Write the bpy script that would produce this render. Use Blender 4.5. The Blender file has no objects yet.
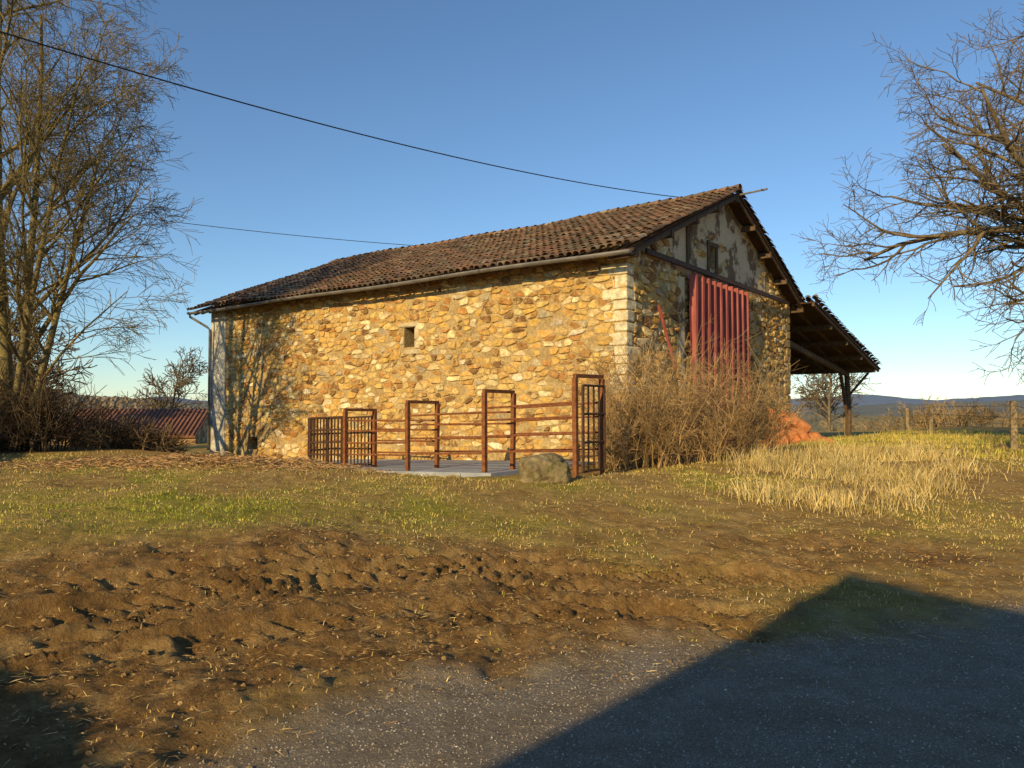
import bpy, math, random, bmesh
import numpy as np
from mathutils import Vector, geometry, Matrix
from mathutils import noise as mn
random.seed(7); R=random.Random(11); NR=np.random.RandomState(5)
D=bpy.data; scene=bpy.context.scene
SUNX,SUNY,EL=0.51,0.860,math.radians(21)
CT=1/math.tan(EL)
CX,CY=2.75,18.0; CA,SA=0.794,0.608

# ---------------------------------------------------------------- helpers
def link(o,parent=None):
    scene.collection.objects.link(o)
    if parent: o.parent=parent
    return o
def empty(name,loc=(0,0,0),rz=0):
    o=D.objects.new(name,None); o.location=loc; o.rotation_euler=(0,0,rz); o.empty_display_size=.5
    return link(o)
def mk(name,V,F,mat,parent=None,cols=None,smooth=False):
    me=D.meshes.new(name)
    if isinstance(V,np.ndarray): V=V.tolist()
    if isinstance(F,np.ndarray): F=F.tolist()
    me.from_pydata(V,[],F)
    if cols is not None:
        a=me.color_attributes.new('col','FLOAT_COLOR','POINT')
        c=np.ones((len(V),4),dtype=np.float32); c[:,:3]=np.asarray(cols,dtype=np.float32)[:,:3]
        a.data.foreach_set('color',c.ravel())
    if smooth: me.polygons.foreach_set('use_smooth',[True]*len(me.polygons))
    me.materials.append(mat); me.update()
    return link(D.objects.new(name,me),parent)
def box(V,F,x0,x1,y0,y1,z0,z1,j=0):
    b=len(V)
    V+=[(x+R.uniform(-j,j),y+R.uniform(-j,j),z+R.uniform(-j,j)) for x,y,z in [(x0,y0,z0),(x1,y0,z0),(x1,y1,z0),(x0,y1,z0),(x0,y0,z1),(x1,y0,z1),(x1,y1,z1),(x0,y1,z1)]]
    F+=[(b,b+3,b+2,b+1),(b+4,b+5,b+6,b+7),(b,b+1,b+5,b+4),(b+1,b+2,b+6,b+5),(b+2,b+3,b+7,b+6),(b+3,b,b+4,b+7)]
def tube(V,F,path,radii,sides=6,cap=True):
    n=len(path); b=len(V)
    for i,p in enumerate(path):
        d=(path[min(i+1,n-1)]-path[max(i-1,0)])
        if d.length<1e-6: d=Vector((0,0,1))
        d.normalize()
        ref=Vector((0,0,1)) if abs(d.z)<.9 else Vector((1,0,0))
        u=d.cross(ref).normalized(); w=d.cross(u); r=radii[i]
        for k in range(sides):
            a=2*math.pi*k/sides
            q=p+u*(r*math.cos(a))+w*(r*math.sin(a)); V.append((q.x,q.y,q.z))
    for i in range(n-1):
        for k in range(sides):
            k2=(k+1)%sides
            F.append((b+i*sides+k,b+i*sides+k2,b+(i+1)*sides+k2,b+(i+1)*sides+k))
    if cap and sides>3:
        F.append(tuple(b+k for k in range(sides))); F.append(tuple(b+(n-1)*sides+k for k in range(sides)))
def bar(V,F,a,b,r,sides=6): tube(V,F,[Vector(a),Vector(b)],[r,r],sides)
def beam(V,F,a,b,w,h):
    a=Vector(a); b=Vector(b); d=(b-a).normalized()
    ref=Vector((0,0,1)) if abs(d.z)<.95 else Vector((1,0,0))
    u=d.cross(ref).normalized()*(w/2); v=u.cross(d).normalized()*(h/2); n=len(V)
    for p in (a,b):
        for s,t in ((-1,-1),(1,-1),(1,1),(-1,1)):
            q=p+u*s+v*t; V.append(tuple(q))
    F+=[(n,n+1,n+2,n+3),(n+4,n+7,n+6,n+5)]+[(n+k,n+4+k,n+4+(k+1)%4,n+(k+1)%4) for k in range(4)]

# numpy noise
def vn(x,y,s=0):
    xi=np.floor(x); yi=np.floor(y); xf=x-xi; yf=y-yi
    def h(a,b):
        t=np.sin(a*127.1+b*311.7+s*74.7)*43758.5453; return t-np.floor(t)
    u=xf*xf*(3-2*xf); v=yf*yf*(3-2*yf)
    return (h(xi,yi)*(1-u)+h(xi+1,yi)*u)*(1-v)+(h(xi,yi+1)*(1-u)+h(xi+1,yi+1)*u)*v
def fbm(x,y,s=0,o=4):
    t=0;a=.5;f=1
    for i in range(o): t=t+a*vn(x*f,y*f,s+i*3.1); a*=.5; f*=2.03
    return t/(1-.5**o)
def ss(t): t=np.clip(t,0,1); return t*t*(3-2*t)
bx=[-60,-6,-2.6,-1.9,-1.52,-.64,.85,4.05,10,30,200]
by=[-40,-1,2.3,2.8,3.34,4.2,4.95,5.95,7.8,14,60]
def masks(x,y):
    yb=np.interp(x,bx,by)+ (fbm(x*1.3,y*1.3,4)-.5)*.9+(fbm(x*5,y*5,44)-.5)*.35
    d=y-yb
    gravel=1-ss((d+.3)/.8)
    c,s=math.cos(.32),math.sin(.32)
    px=x+.9; py=y-6.05
    e=np.sqrt(((px*c+py*s)/3.3)**2+((-px*s+py*c)/1.3)**2)
    e2=np.sqrt(((x-2.9)/3.2)**2+((y-8.0)/1.0)**2)
    e3=np.sqrt(((x+3.2)/2.2)**2+((y-4.0)/1.3)**2)
    mud=np.maximum(np.maximum(ss((1.7-e)/1.1),.55*ss((1.25-e2)/.8)),.75*ss((1.3-e3)/.8))
    mud=np.clip(mud*1.1+(fbm(x*1.1,y*1.1,9,5)-.5)*2.1*ss(mud*3),0,1)*ss((d+.3)/.5)
    g=fbm(x*.45+3,y*.45,14); gp=np.exp(-(((x+3.8)/2.7)**2+((y-9.0)/2.0)**2))
    dirt=ss((fbm(x*.9,y*.7,61,5)-.42)/.13)
    grass=np.clip((g-.42)*2.2+.34+gp*.9,0,1)*(1-.9*dirt*(1-.75*gp))*(1-mud)*(1-gravel)
    grass=grass*np.where((x>1.5)&(y<9),.5,1)
    return gravel,grass,mud,d
def tread(x,y,yc):
    w=(y-yc)*.85
    m=(1-ss((np.abs(w)-.19)/.07))
    ph=np.sin(2*np.pi*(x*1.2+np.abs(w)*1.3+.12*vn(x*4,y*4,8))/.2)
    return m*(-.055+.036*np.clip(ph*2.2,-1,1)*(.3+.7*vn(x*2.7,y*2.7,19)))+.025*np.exp(-((np.abs(w)-.29)/.05)**2), m
def height(x,y,fine=True):
    x=np.asarray(x,dtype=float); y=np.asarray(y,dtype=float)
    Xp=(x-CX)*CA-(y-CY)*SA; Yp=(x-CX)*SA+(y-CY)*CA; q=-Xp; r=-Yp
    yb=np.interp(x,bx,by); d=y-yb
    z=ss(d/8.5)*.40
    z=z+.12*np.exp(-(((x+7)/4.5)**2+((y-15)/2.2)**2))+.17*np.exp(-(((x+1.9)/2.1)**2+((y-6.9)/1.3)**2))
    zy=np.clip(.3-.035*(q+1.19),-.35,.3)
    lowc=ss((q+2.5)/1.5)*ss((7.5-q)/2)
    t=ss((5.4+lowc*1.3-r)/1.3)*ss((q+2.2)/1.0)
    z=z*(1-t)+zy*t
    z=z+.16*ss((x-4)/5)*ss((y-12)/8)*(1-t)
    Rr=np.hypot(x,y-20)
    z=z-12*ss((Rr-34)/90)-1.0*ss((Rr-27)/14)*ss((-x-6)/6)
    z=z+ (fbm(x*.35,y*.35,2)-.5)*.12*(1-t)
    if fine:
        gravel,grass,mud,d=masks(x,y)
        n=(fbm(x*1.7,y*1.7,21)-.5)
        lump=(fbm(x*8,y*8,31,4)-.5)
        rid=np.abs(fbm(x*2.6+y*.8,y*3.6-x*1.5,41,4)-.5)*2
        near=ss((22-y)/8)
        pile=np.exp(-(((x+6.0)/2.1)**2+((y-14.6)/.6)**2))
        z=z+mud*(n*.15+lump*.09-rid*.07+.02)+near*(1-mud)*(1-gravel)*(n*.11+lump*.055)+gravel*(n*.03)+pile*(.05+.3*np.abs(lump)+.14*n)
        u=x+3
        for off,c1,c2,am in ((.1,.80,-.10,1.),(-1.0,.85,-.11,.9),(.75,.55,-.05,.6),(-.6,1.35,-.25,.7)):
            yc=5.25+off+c1*u+c2*u*u
            tr,m=tread(x,y,yc); act=ss((mud-.12)/.35)*am*(x>-4.2)*(x<3.0)
            z=z+tr*act*1.15*ss((vn(x*1.1+off,y*1.1,77)-.05)/.4)
    return z
def hz(x,y,fine=False): return float(height(np.array([x]),np.array([y]),fine)[0])

# ---------------------------------------------------------------- materials
def newmat(name):
    m=D.materials.new(name); m.use_nodes=True; nt=m.node_tree
    return m,nt,nt.nodes,nt.links,nt.nodes['Principled BSDF']
def coords(N,L,scale=(1,1,1)):
    t=N.new('ShaderNodeTexCoord'); mp=N.new('ShaderNodeMapping'); mp.inputs['Scale'].default_value=scale
    L.new(t.outputs['Object'],mp.inputs['Vector']); return mp.outputs['Vector']
def noise(N,L,vec,scale,detail=6,rough=.6):
    n=N.new('ShaderNodeTexNoise'); n.inputs['Scale'].default_value=scale; n.inputs['Detail'].default_value=detail
    n.inputs['Roughness'].default_value=rough; L.new(vec,n.inputs['Vector']); return n.outputs['Fac']
def ramp(N,L,fac,stops):
    r=N.new('ShaderNodeValToRGB'); e=r.color_ramp.elements
    while len(e)<len(stops): e.new(.5)
    for i,(p,c) in enumerate(stops):
        e[i].position=p; e[i].color=(*c,1) if len(c)==3 else c
    L.new(fac,r.inputs['Fac']); return r.outputs['Color']
def mixc(N,L,fac,a,b,mode='MIX'):
    m=N.new('ShaderNodeMix'); m.data_type='RGBA'; m.blend_type=mode
    for s,v in ((0,fac),(6,a),(7,b)):
        if isinstance(v,(int,float)): m.inputs[s].default_value=v
        elif isinstance(v,tuple): m.inputs[s].default_value=(*v,1)
        else: L.new(v,m.inputs[s])
    return m.outputs[2]
def bump(N,L,B,h,strength,dist):
    b=N.new('ShaderNodeBump'); b.inputs['Strength'].default_value=strength; b.inputs['Distance'].default_value=dist
    L.new(h,b.inputs['Height']); L.new(b.outputs['Normal'],B.inputs['Normal'])
def simple(name,c1,c2,scale=6,rough=.85,bs=.5,bd=.01,bscale=40,metal=0,attr=False,stretch=(1,1,1),var=(.65,1.25),stain=None):
    m,nt,N,L,B=newmat(name); v=coords(N,L,stretch)
    n=noise(N,L,v,scale)
    if attr:
        a=N.new('ShaderNodeAttribute'); a.attribute_name='col'
        g=ramp(N,L,n,[(.3,(var[0],)*3),(.7,(var[1],)*3)])
        col=mixc(N,L,1.0,a.outputs['Color'],g,'MULTIPLY')
    else: col=ramp(N,L,n,[(.32,c1),(.68,c2)])
    if stain:
        f=ramp(N,L,noise(N,L,v,stain[0],7,.65),[(stain[1],(0,0,0)),(stain[2],(1,1,1))])
        col=mixc(N,L,f,col,stain[3])
    L.new(col,B.inputs['Base Color']); B.inputs['Roughness'].default_value=rough; B.inputs['Metallic'].default_value=metal
    B.inputs['Specular IOR Level'].default_value=.2
    if bs: bump(N,L,B,noise(N,L,v,bscale,8,.7),bs,bd)
    return m

M_stone=simple('rubble_stone',0,0,scale=9,attr=True,bs=1,bd=.05,bscale=13,var=(.58,1.32),rough=.95,stain=(4.0,.52,.62,(.66,.47,.21)))
def mortar_mat():
    m,nt,N,L,B=newmat('lime_mortar'); v=coords(N,L)
    a=ramp(N,L,noise(N,L,v,1.1),[(.35,(.50,.34,.14)),(.65,(.70,.53,.26))])
    b=ramp(N,L,noise(N,L,v,12,8,.7),[(.3,(.5,.46,.42)),(.65,(1.15,1.15,1.15))])
    L.new(mixc(N,L,1.,a,b,'MULTIPLY'),B.inputs['Base Color']); B.inputs['Roughness'].default_value=.95
    bump(N,L,B,noise(N,L,v,14,8,.7),1,.09); return m
M_mortar=mortar_mat()
def plaster_mat(name,base,dirty,sc=1.6,p=(.38,.52,.8)):
    m,nt,N,L,B=newmat(name); v=coords(N,L)
    a=ramp(N,L,noise(N,L,v,sc,9,.68),[(p[0],dirty),(p[1],base),(p[2],tuple(c*1.15 for c in base))])
    b=ramp(N,L,noise(N,L,v,25),[(.3,(.75,.75,.75)),(.7,(1.1,1.1,1.1))])
    L.new(mixc(N,L,1.,a,b,'MULTIPLY'),B.inputs['Base Color']); B.inputs['Roughness'].default_value=.95
    bump(N,L,B,noise(N,L,v,14,8,.7),1,.05); return m
M_plaster=plaster_mat('old_plaster',(.72,.58,.37),(.22,.14,.075),1.1,(.44,.50,.8))
M_render=plaster_mat('grey_render',(.68,.64,.54),(.42,.37,.28))
M_quoin=simple('quoin_stone',(.44,.33,.17),(.70,.58,.38),scale=5,bs=1,bd=.04,bscale=14)
def rubble_shader():
    m,nt,N,L,B=newmat('rubble_far'); v=coords(N,L,(1,1,1.7))
    vo=N.new('ShaderNodeTexVoronoi'); vo.inputs['Scale'].default_value=3.2; L.new(v,vo.inputs['Vector'])
    c=ramp(N,L,vo.outputs['Color'],[(.2,(.18,.10,.05)),(.5,(.36,.24,.12)),(.85,(.46,.36,.22))])
    L.new(c,B.inputs['Base Color']); B.inputs['Roughness'].default_value=.95
    bump(N,L,B,vo.outputs['Distance'],.8,.05); return m
M_rub=rubble_shader()
M_tile=simple('clay_tile',0,0,scale=7,attr=True,bs=.6,bd=.01,bscale=30,var=(.6,1.25),stain=(1.1,.48,.66,(.145,.115,.075)))
M_deck=simple('roof_deck',(.05,.032,.022),(.09,.055,.038),scale=5)
M_wood=simple('weathered_timber',(.07,.045,.028),(.17,.115,.07),scale=4,stretch=(3,3,1),bs=.6)
M_gut=simple('zinc_gutter',(.16,.15,.14),(.28,.26,.24),scale=3,rough=.55,metal=.3,bs=.1)
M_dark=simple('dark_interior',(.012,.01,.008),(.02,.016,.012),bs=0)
def red_mat():
    m,nt,N,L,B=newmat('red_sheet_paint'); v=coords(N,L,(2,2,.35))
    a=ramp(N,L,noise(N,L,v,2.6,9,.7),[(.32,(.17,.045,.035)),(.5,(.33,.075,.06)),(.62,(.40,.11,.085)),(.75,(.44,.20,.15))])
    L.new(a,B.inputs['Base Color']); B.inputs['Roughness'].default_value=.75
    bump(N,L,B,noise(N,L,v,10),.2,.015); return m
M_red=red_mat()
M_rust=simple('rusty_steel',(.13,.045,.02),(.30,.12,.05),scale=12,rough=.85,bs=.4,bd=.004,bscale=60)
M_iron=simple('dark_steel',(.04,.026,.02),(.12,.06,.035),scale=12,rough=.7,bs=.3,bd=.004)
M_conc=simple('concrete',(.25,.28,.32),(.38,.41,.46),scale=2.5,bs=.3)
M_rock=simple('boulder_rock',(.15,.115,.055),(.42,.33,.18),scale=7,bs=1,bd=.08,bscale=9,stain=(3,.5,.6,(.17,.15,.06)))
M_bark=simple('bark',(.08,.06,.037),(.25,.19,.11),scale=5,bs=.6,bd=.02,bscale=20)
M_bark2=simple('bark_lichen',(.07,.055,.03),(.32,.25,.10),scale=3,bs=.6,bd=.02,bscale=20)
M_twig=simple('dry_stems',0,0,scale=5,attr=True,bs=0)
M_blade=simple('grass_blades',0,0,scale=1.5,attr=True,bs=0,rough=.7)
M_peb=simple('pebbles',0,0,scale=30,attr=True,bs=.2)
M_sack=simple('orange_sack',(.40,.14,.055),(.62,.27,.11),scale=4,bs=.7,bd=.04,bscale=9)
M_wire=simple('wire',(.02,.02,.02),(.03,.03,.03),bs=0)
M_post=simple('fence_timber',(.18,.13,.07),(.40,.31,.18),scale=6,stretch=(2,2,.5))

def ground_mat():
    m,nt,N,L,B=newmat('ground_soil'); v=coords(N,L)
    a=N.new('ShaderNodeAttribute'); a.attribute_name='col'; sp=N.new('ShaderNodeSeparateColor'); L.new(a.outputs['Color'],sp.inputs[0])
    n1=noise(N,L,v,3,9,.7); n2=noise(N,L,v,28,8,.75); n3=noise(N,L,v,.7,6,.65)
    soil=ramp(N,L,n1,[(.3,(.24,.135,.045)),(.5,(.41,.26,.09)),(.7,(.58,.40,.16))])
    straw=ramp(N,L,n2,[(.3,(.28,.19,.05)),(.5,(.52,.38,.10)),(.7,(.70,.54,.19))])
    green=ramp(N,L,n2,[(.3,(.14,.15,.015)),(.5,(.31,.31,.035)),(.7,(.48,.44,.07))])
    gr=ramp(N,L,n3,[(.40,(0,0,0)),(.58,(1,1,1))])
    sg=mixc(N,L,gr,straw,green)
    c=mixc(N,L,sp.outputs[1],soil,sg)
    mud=ramp(N,L,n1,[(.3,(.15,.082,.03)),(.5,(.30,.175,.066)),(.72,(.50,.335,.14))])
    mv=ramp(N,L,n2,[(.3,(.6,.6,.6)),(.6,(1.15,1.15,1.15))])
    mud=mixc(N,L,1.,mud,mv,'MULTIPLY')
    c=mixc(N,L,sp.outputs[2],c,mud)
    vo=N.new('ShaderNodeTexVoronoi'); vo.inputs['Scale'].default_value=80; L.new(v,vo.inputs['Vector'])
    gv=ramp(N,L,vo.outputs['Distance'],[(.1,(.52,.45,.36)),(.6,(.31,.265,.205))])
    gn=ramp(N,L,n1,[(.3,(.72,.65,.56)),(.7,(1.12,1.10,1.05))])
    gv=mixc(N,L,1.,gv,gn,'MULTIPLY')
    c=mixc(N,L,sp.outputs[0],c,gv)
    L.new(c,B.inputs['Base Color']); B.inputs['Roughness'].default_value=.97; B.inputs['Specular IOR Level'].default_value=.1
    ad=N.new('ShaderNodeMath'); ad.operation='ADD'; L.new(n2,ad.inputs[0]); L.new(noise(N,L,v,9,6,.7),ad.inputs[1])
    bump(N,L,B,ad.outputs[0],1.,.05); return m
M_ground=ground_mat()

# ---------------------------------------------------------------- ground
def axis(segs,far,g=1.13):
    a=[]
    for lo,hi,st in segs: a+=list(np.arange(lo,hi,st))
    st=segs[-1][2]; x=a[-1]
    while x<far: st*=g; x+=st; a.append(x)
    st=segs[0][2]; x=a[0]; b=[]
    while x>-far: st*=g; x-=st; b.append(x)
    return np.array(b[::-1]+a)
gx=axis([(-9,-5,.07),(-5,4.5,.03),(4.5,12,.09)],3500)
gy=axis([(2.2,9.5,.03),(9.5,18,.08)],3500,1.12)
XX,YY=np.meshgrid(gx,gy); ZZ=height(XX,YY)
gr,gs,md,_=masks(XX,YY)
V=np.stack([XX.ravel(),YY.ravel(),ZZ.ravel()],1); nx,ny=len(gx),len(gy)
ii=(np.arange(ny-1)[:,None]*nx+np.arange(nx-1)[None]).ravel()
F=np.stack([ii,ii+1,ii+nx+1,ii+nx],1)
mk('ground',V,F,M_ground,cols=np.stack([gr.ravel(),gs.ravel(),md.ravel()],1),smooth=True)

def toW(Xp,Yp): return CX+CA*Xp+SA*Yp, CY-SA*Xp+CA*Yp
V=[];F=[];n1,n2=30,12
for i in range(n1+1):
    for j in range(n2+1):
        q=.7+i*(9/n1); r=.1+j*(4.2/n2); x,y=toW(-q,-r); V.append((x,y,.37-.035*(q+1.19)))
for i in range(n1):
    for j in range(n2): a=i*(n2+1)+j; F.append((a,a+1,a+n2+2,a+n2+1))
o=mk('concrete_pavement',V,F,M_conc); sm=o.modifiers.new('s','SOLIDIFY'); sm.thickness=.4
sm.offset=(-1 if o.data.polygons[0].normal.z>0 else 1)

# ---------------------------------------------------------------- barn
barn=empty('stone_barn',(CX,CY,0),math.atan2(-SA,CA))
LN,W=18.,12.3; EZ=5.55; RT=.42; AP=EZ+RT*W/2
def clip(poly,a,b,c):
    out=[];n=len(poly)
    for i in range(n):
        p=poly[i];q=poly[(i+1)%n]; dp=a*p[0]+b*p[1]-c; dq=a*q[0]+b*q[1]-c
        if dp<=0: out.append(p)
        if dp*dq<0:
            t=dp/(dp-dq); out.append((p[0]+(q[0]-p[0])*t,p[1]+(q[1]-p[1])*t))
    return out
PAL=[((.68,.42,.125),6),((.70,.48,.17),5),((.80,.64,.35),4),((.42,.225,.075),3),((.52,.26,.08),3),((.50,.41,.25),1.4),((.64,.38,.11),4),((.27,.15,.06),1.8),((.84,.71,.45),1.3)]
def pick(pal):
    t=R.uniform(0,sum(w for _,w in pal))
    for c,w in pal:
        t-=w
        if t<=0: break
    k=R.uniform(.85,1.12); return (c[0]*k,c[1]*k*R.uniform(.96,1.04),c[2]*k*R.uniform(.9,1.1))
def stone_field(u0,u1,v0,v1,cw,ch,planes,keep,fmap,pal,V,F,C,gap=.012,dep=(.012,.05)):
    nx=int((u1-u0)/cw)+1; ny=int((v1-v0)/ch)+1; S={}
    big=lambda i,j: vn(np.array([i*.11]),np.array([j*.16]),3)[0]
    for j in range(-2,ny+2):
        rowj=R.uniform(0,1)
        for i in range(-2,nx+2):
            if R.random()<.06+.42*big(i,j): continue
            S[(i,j)]=(i+rowj+R.uniform(-.44,.44),j+R.uniform(-.30,.30))
    for (i,j),(sx,sy) in S.items():
        u=u0+sx*cw; v=v0+sy*ch
        if u<u0-cw or u>u1+cw or v<v0-ch or v>v1+ch or not keep(u,v): continue
        if R.random()<.07: continue
        poly=[(sx-1.05,sy-.9),(sx+1.05,sy-.9),(sx+1.05,sy+.9),(sx-1.05,sy+.9)]
        for di in range(-3,4):
            for dj in range(-2,3):
                o=S.get((i+di,j+dj))
                if not o or (di==0 and dj==0): continue
                a=o[0]-sx;b=o[1]-sy
                b2=b*1.25
                poly=clip(poly,a,b2,a*(o[0]+sx)/2+b2*(o[1]+sy)/2)
                if len(poly)<3: break
            if len(poly)<3: break
        poly=[(u0+p[0]*cw,v0+p[1]*ch) for p in poly]
        for pl in planes:
            if len(poly)>=3: poly=clip(poly,*pl)
        if len(poly)<3: continue
        cx=sum(p[0] for p in poly)/len(poly); cy=sum(p[1] for p in poly)/len(poly)
        g=gap*R.uniform(.4,2.8); pp=[]
        for p in poly:
            dx=p[0]-cx;dy=p[1]-cy;l=math.hypot(dx,dy)
            if l<.025: continue
            f=max(.3,1-g*1.3/l); pp.append((cx+dx*f,cy+dy*f))
        if len(pp)<3: continue
        ch2=[]; cc=R.uniform(.10,.26)
        for k in range(len(pp)):
            p=pp[k];q=pp[(k+1)%len(pp)]
            for t in (cc,.5,1-cc): ch2.append((p[0]*(1-t)+q[0]*t+R.uniform(-.014,.014),p[1]*(1-t)+q[1]*t+R.uniform(-.011,.011)))
        h=R.uniform(*dep); c=pick(pal); n=len(ch2); b=len(V); tx=R.uniform(-.12,.12); ty=R.uniform(-.16,.16)
        for sc,dd in ((1,-.014),(.95,h*.65),(.78,h)):
            for p in ch2:
                uu=cx+(p[0]-cx)*sc; vv=cy+(p[1]-cy)*sc
                V.append(fmap(uu,vv,dd+((uu-cx)*tx+(vv-cy)*ty if dd>0 else 0)+(R.uniform(-.007,.007) if dd>0 else 0))); C.append(c)
        V.append(fmap(cx,cy,h+R.uniform(-.004,.009))); C.append(c)
        for rr in range(2):
            for k in range(n):
                k2=(k+1)%n; F.append((b+rr*n+k,b+rr*n+k2,b+(rr+1)*n+k2,b+(rr+1)*n+k))
        for k in range(n): F.append((b+2*n+k,b+2*n+(k+1)%n,b+3*n))
def wallface(outer,holes,fmap,depth,V,F):
    polys=[[Vector((p[0],p[1],0)) for p in outer]]+[[Vector((a,c,0)),Vector((b,c,0)),Vector((b,d,0)),Vector((a,d,0))] for a,b,c,d in holes]
    flat=[p for pl in polys for p in pl]; b=len(V)
    V+=[fmap(p.x,p.y,0) for p in flat]
    for t in geometry.tessellate_polygon(polys): F.append(tuple(b+i for i in t))
    for a,bb,c,d in holes:
        n=len(V); P=[(a,c),(bb,c),(bb,d),(a,d)]
        V+=[fmap(x,z,0) for x,z in P]+[fmap(x,z,-depth) for x,z in P]
        for k in range(4): F.append((n+k,n+(k+1)%4,n+4+(k+1)%4,n+4+k))
fl=lambda u,v,d:(-u,-d,v)
fg=lambda u,v,d:(d,u,v)
LH=[(7.1,7.55,3.42,4.02),(15.0,15.6,.1,.55),(6.05,6.17,4.95,5.1)]
GH=[(4.95,5.4,5.72,6.35),(3.5,3.72,5.75,6.85)]
V=[];F=[]
wallface([(0,-.8),(LN,-.8),(LN,EZ),(0,EZ)],LH,fl,.5,V,F)
wallface([(0,-.8),(W,-.8),(W,EZ),(W/2,AP),(0,EZ)],GH,fg,.5,V,F)
mk('wall_mortar',V,F,M_mortar,barn)
V=[];F=[]
wallface([(0,-.8),(W,-.8),(W,EZ),(W/2,AP),(0,EZ)],[],lambda u,v,d:(-LN,u,v),.5,V,F)
wallface([(0,-.8),(LN,-.8),(LN,EZ),(0,EZ)],[],lambda u,v,d:(-u,W,v),.5,V,F)
mk('wall_far_sides',V,F,M_rub,barn)
V=[];F=[]
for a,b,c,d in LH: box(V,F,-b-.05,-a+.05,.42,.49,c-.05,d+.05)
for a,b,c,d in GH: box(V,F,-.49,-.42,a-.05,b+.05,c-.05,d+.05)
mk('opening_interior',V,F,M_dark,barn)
V=[];F=[];C=[]
def kl(u,v):
    for a,b,c,d in LH:
        if a-.14<u<b+.14 and c-.1<v<d+.1: return False
    return True
stone_field(.0,17.0,-.5,EZ,.285,.155,[(-1,0,-.3),(1,0,17.05),(0,1,EZ)],kl,fl,PAL,V,F,C,dep=(.004,.06))
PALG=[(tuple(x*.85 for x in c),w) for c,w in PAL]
def kg(u,v):
    for a,b,c,d in GH:
        if a-.17<u<b+.17 and c-.1<v<d+.1: return False
    if v>5.3 and u<10.2: return float(fbm(np.array([u*.7]),np.array([v*1.1]),55)[0])>.57
    return True
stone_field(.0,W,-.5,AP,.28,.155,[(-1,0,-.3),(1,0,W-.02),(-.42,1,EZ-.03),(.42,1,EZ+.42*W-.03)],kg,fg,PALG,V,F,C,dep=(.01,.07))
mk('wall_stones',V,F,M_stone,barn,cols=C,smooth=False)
V=[];F=[]; us=np.linspace(.35,9.8,90)
for i,u in enumerate(us):
    top=min(EZ+.42*u,EZ+.42*(W-u))-.04; bot=5.28+float(fbm(np.array([u*2.5]),np.array([.3]),8)[0]-.5)*.5
    V+=[(.014,u,bot),(.014,u,top)]
for i in range(len(us)-1):
    u=us[i];un=us[i+1]; a=2*i; hh=[h for h in GH if h[0]<un and u<h[1]]
    if hh:
        z0=hh[0]; n=len(V); V+=[(.014,u,z0[2]),(.014,un,z0[2]),(.014,u,z0[3]),(.014,un,z0[3])]
        F+=[(a,a+2,n+1,n),(n+2,n+3,a+3,a+1)]
    else: F.append((a,a+2,a+3,a+1))
mk('gable_plaster',V,F,M_plaster,barn)
V=[];F=[];C=[];z=-.4;k=0
while z<EZ-.15:
    h=R.uniform(.2,.38); a,b=(.62,.34) if k%2 else (.34,.6)
    a*=R.uniform(.7,1.25);b*=R.uniform(.7,1.25); n0=len(V)
    box(V,F,-a,.02+R.uniform(0,.03),-.02-R.uniform(0,.03),b,z+.012,min(z+h,EZ)-.012,.014); z+=h;k+=1
    c=(.82,.71,.48) if (2.0<z<5.2 and R.random()<.8) else pick(PAL); kk=R.uniform(.85,1.05); C+=[tuple(x*kk for x in c)]*(len(V)-n0)
o=mk('corner_quoins',V,F,M_stone,barn,cols=C)
bv=o.modifiers.new('b','BEVEL'); bv.width=.03; bv.segments=2
V=[];F=[];z=-.4;k=0
while z<EZ-.2:
    h=R.uniform(.22,.34); b=.6 if k%2 else .38
    box(V,F,-.3,.06+R.uniform(0,.01),W-b,W+.03,z+.012,min(z+h,EZ)-.012,.01); z+=h;k+=1
o=mk('far_quoins',V,F,M_stone,barn,cols=[(.42,.28,.13)]*len(V))
o.modifiers.new('b','BEVEL').width=.025
V=[];F=[]; box(V,F,-LN-.03,-17.05,-.06,.3,-.6,EZ); mk('render_strip',V,F,M_render,barn)
V=[];F=[]
box(V,F,-7.1,-6.9,-.05,.2,3.62,3.98,.015); box(V,F,-7.1,-6.84,-.055,.2,3.36,3.6,.015); box(V,F,-7.72,-7.56,-.04,.2,3.5,3.75,.015)
box(V,F,-7.5,-6.8,-.055,.2,3.2,3.35,.015); box(V,F,-7.8,-6.95,-.045,.2,4.03,4.17,.012)
o=mk('window_surround',V,F,M_quoin,barn); o.modifiers.new('b','BEVEL').width=.03
V=[];F=[]
box(V,F,-.2,.05,2.85,3.22,-.3,5.2); o=mk('door_jamb',V,F,M_plaster,barn); o.modifiers.new('b','BEVEL').width=.03
V=[];F=[]
box(V,F,.0,.06,5.42,5.55,5.6,6.5); box(V,F,.0,.06,4.8,4.93,5.6,6.5); box(V,F,.0,.065,4.78,5.57,6.36,6.48)
box(V,F,0,.07,3.36,3.49,5.6,7.0); mk('gable_window_frame',V,F,M_wood,barn)
V=[];F=[];y=3.28;pr=[]
while y<7.7:
    pr+=[(y,.16),(y+.12,.16),(y+.17,.27),(y+.26,.27),(y+.31,.16)]; y+=.44
pr=[p for p in pr if p[0]<=7.72]+[(7.72,.16)]
def rowz(z,k): return [(p[1]+.02*math.sin(i*1.3+k),p[0],z+R.uniform(-.015,.015)) for i,p in enumerate(pr)]
n=len(pr); zs=[.15,1.5,2.6,4.,5.28]
for k,z in enumerate(zs): V+=rowz(z,k)
for k in range(4):
    for i in range(n-1): F.append((k*n+i,k*n+i+1,(k+1)*n+i+1,(k+1)*n+i))
o=mk('sheet_door',V,F,M_red,barn); so=o.modifiers.new('s','SOLIDIFY'); so.thickness=.006
V=[];F=[]
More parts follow.
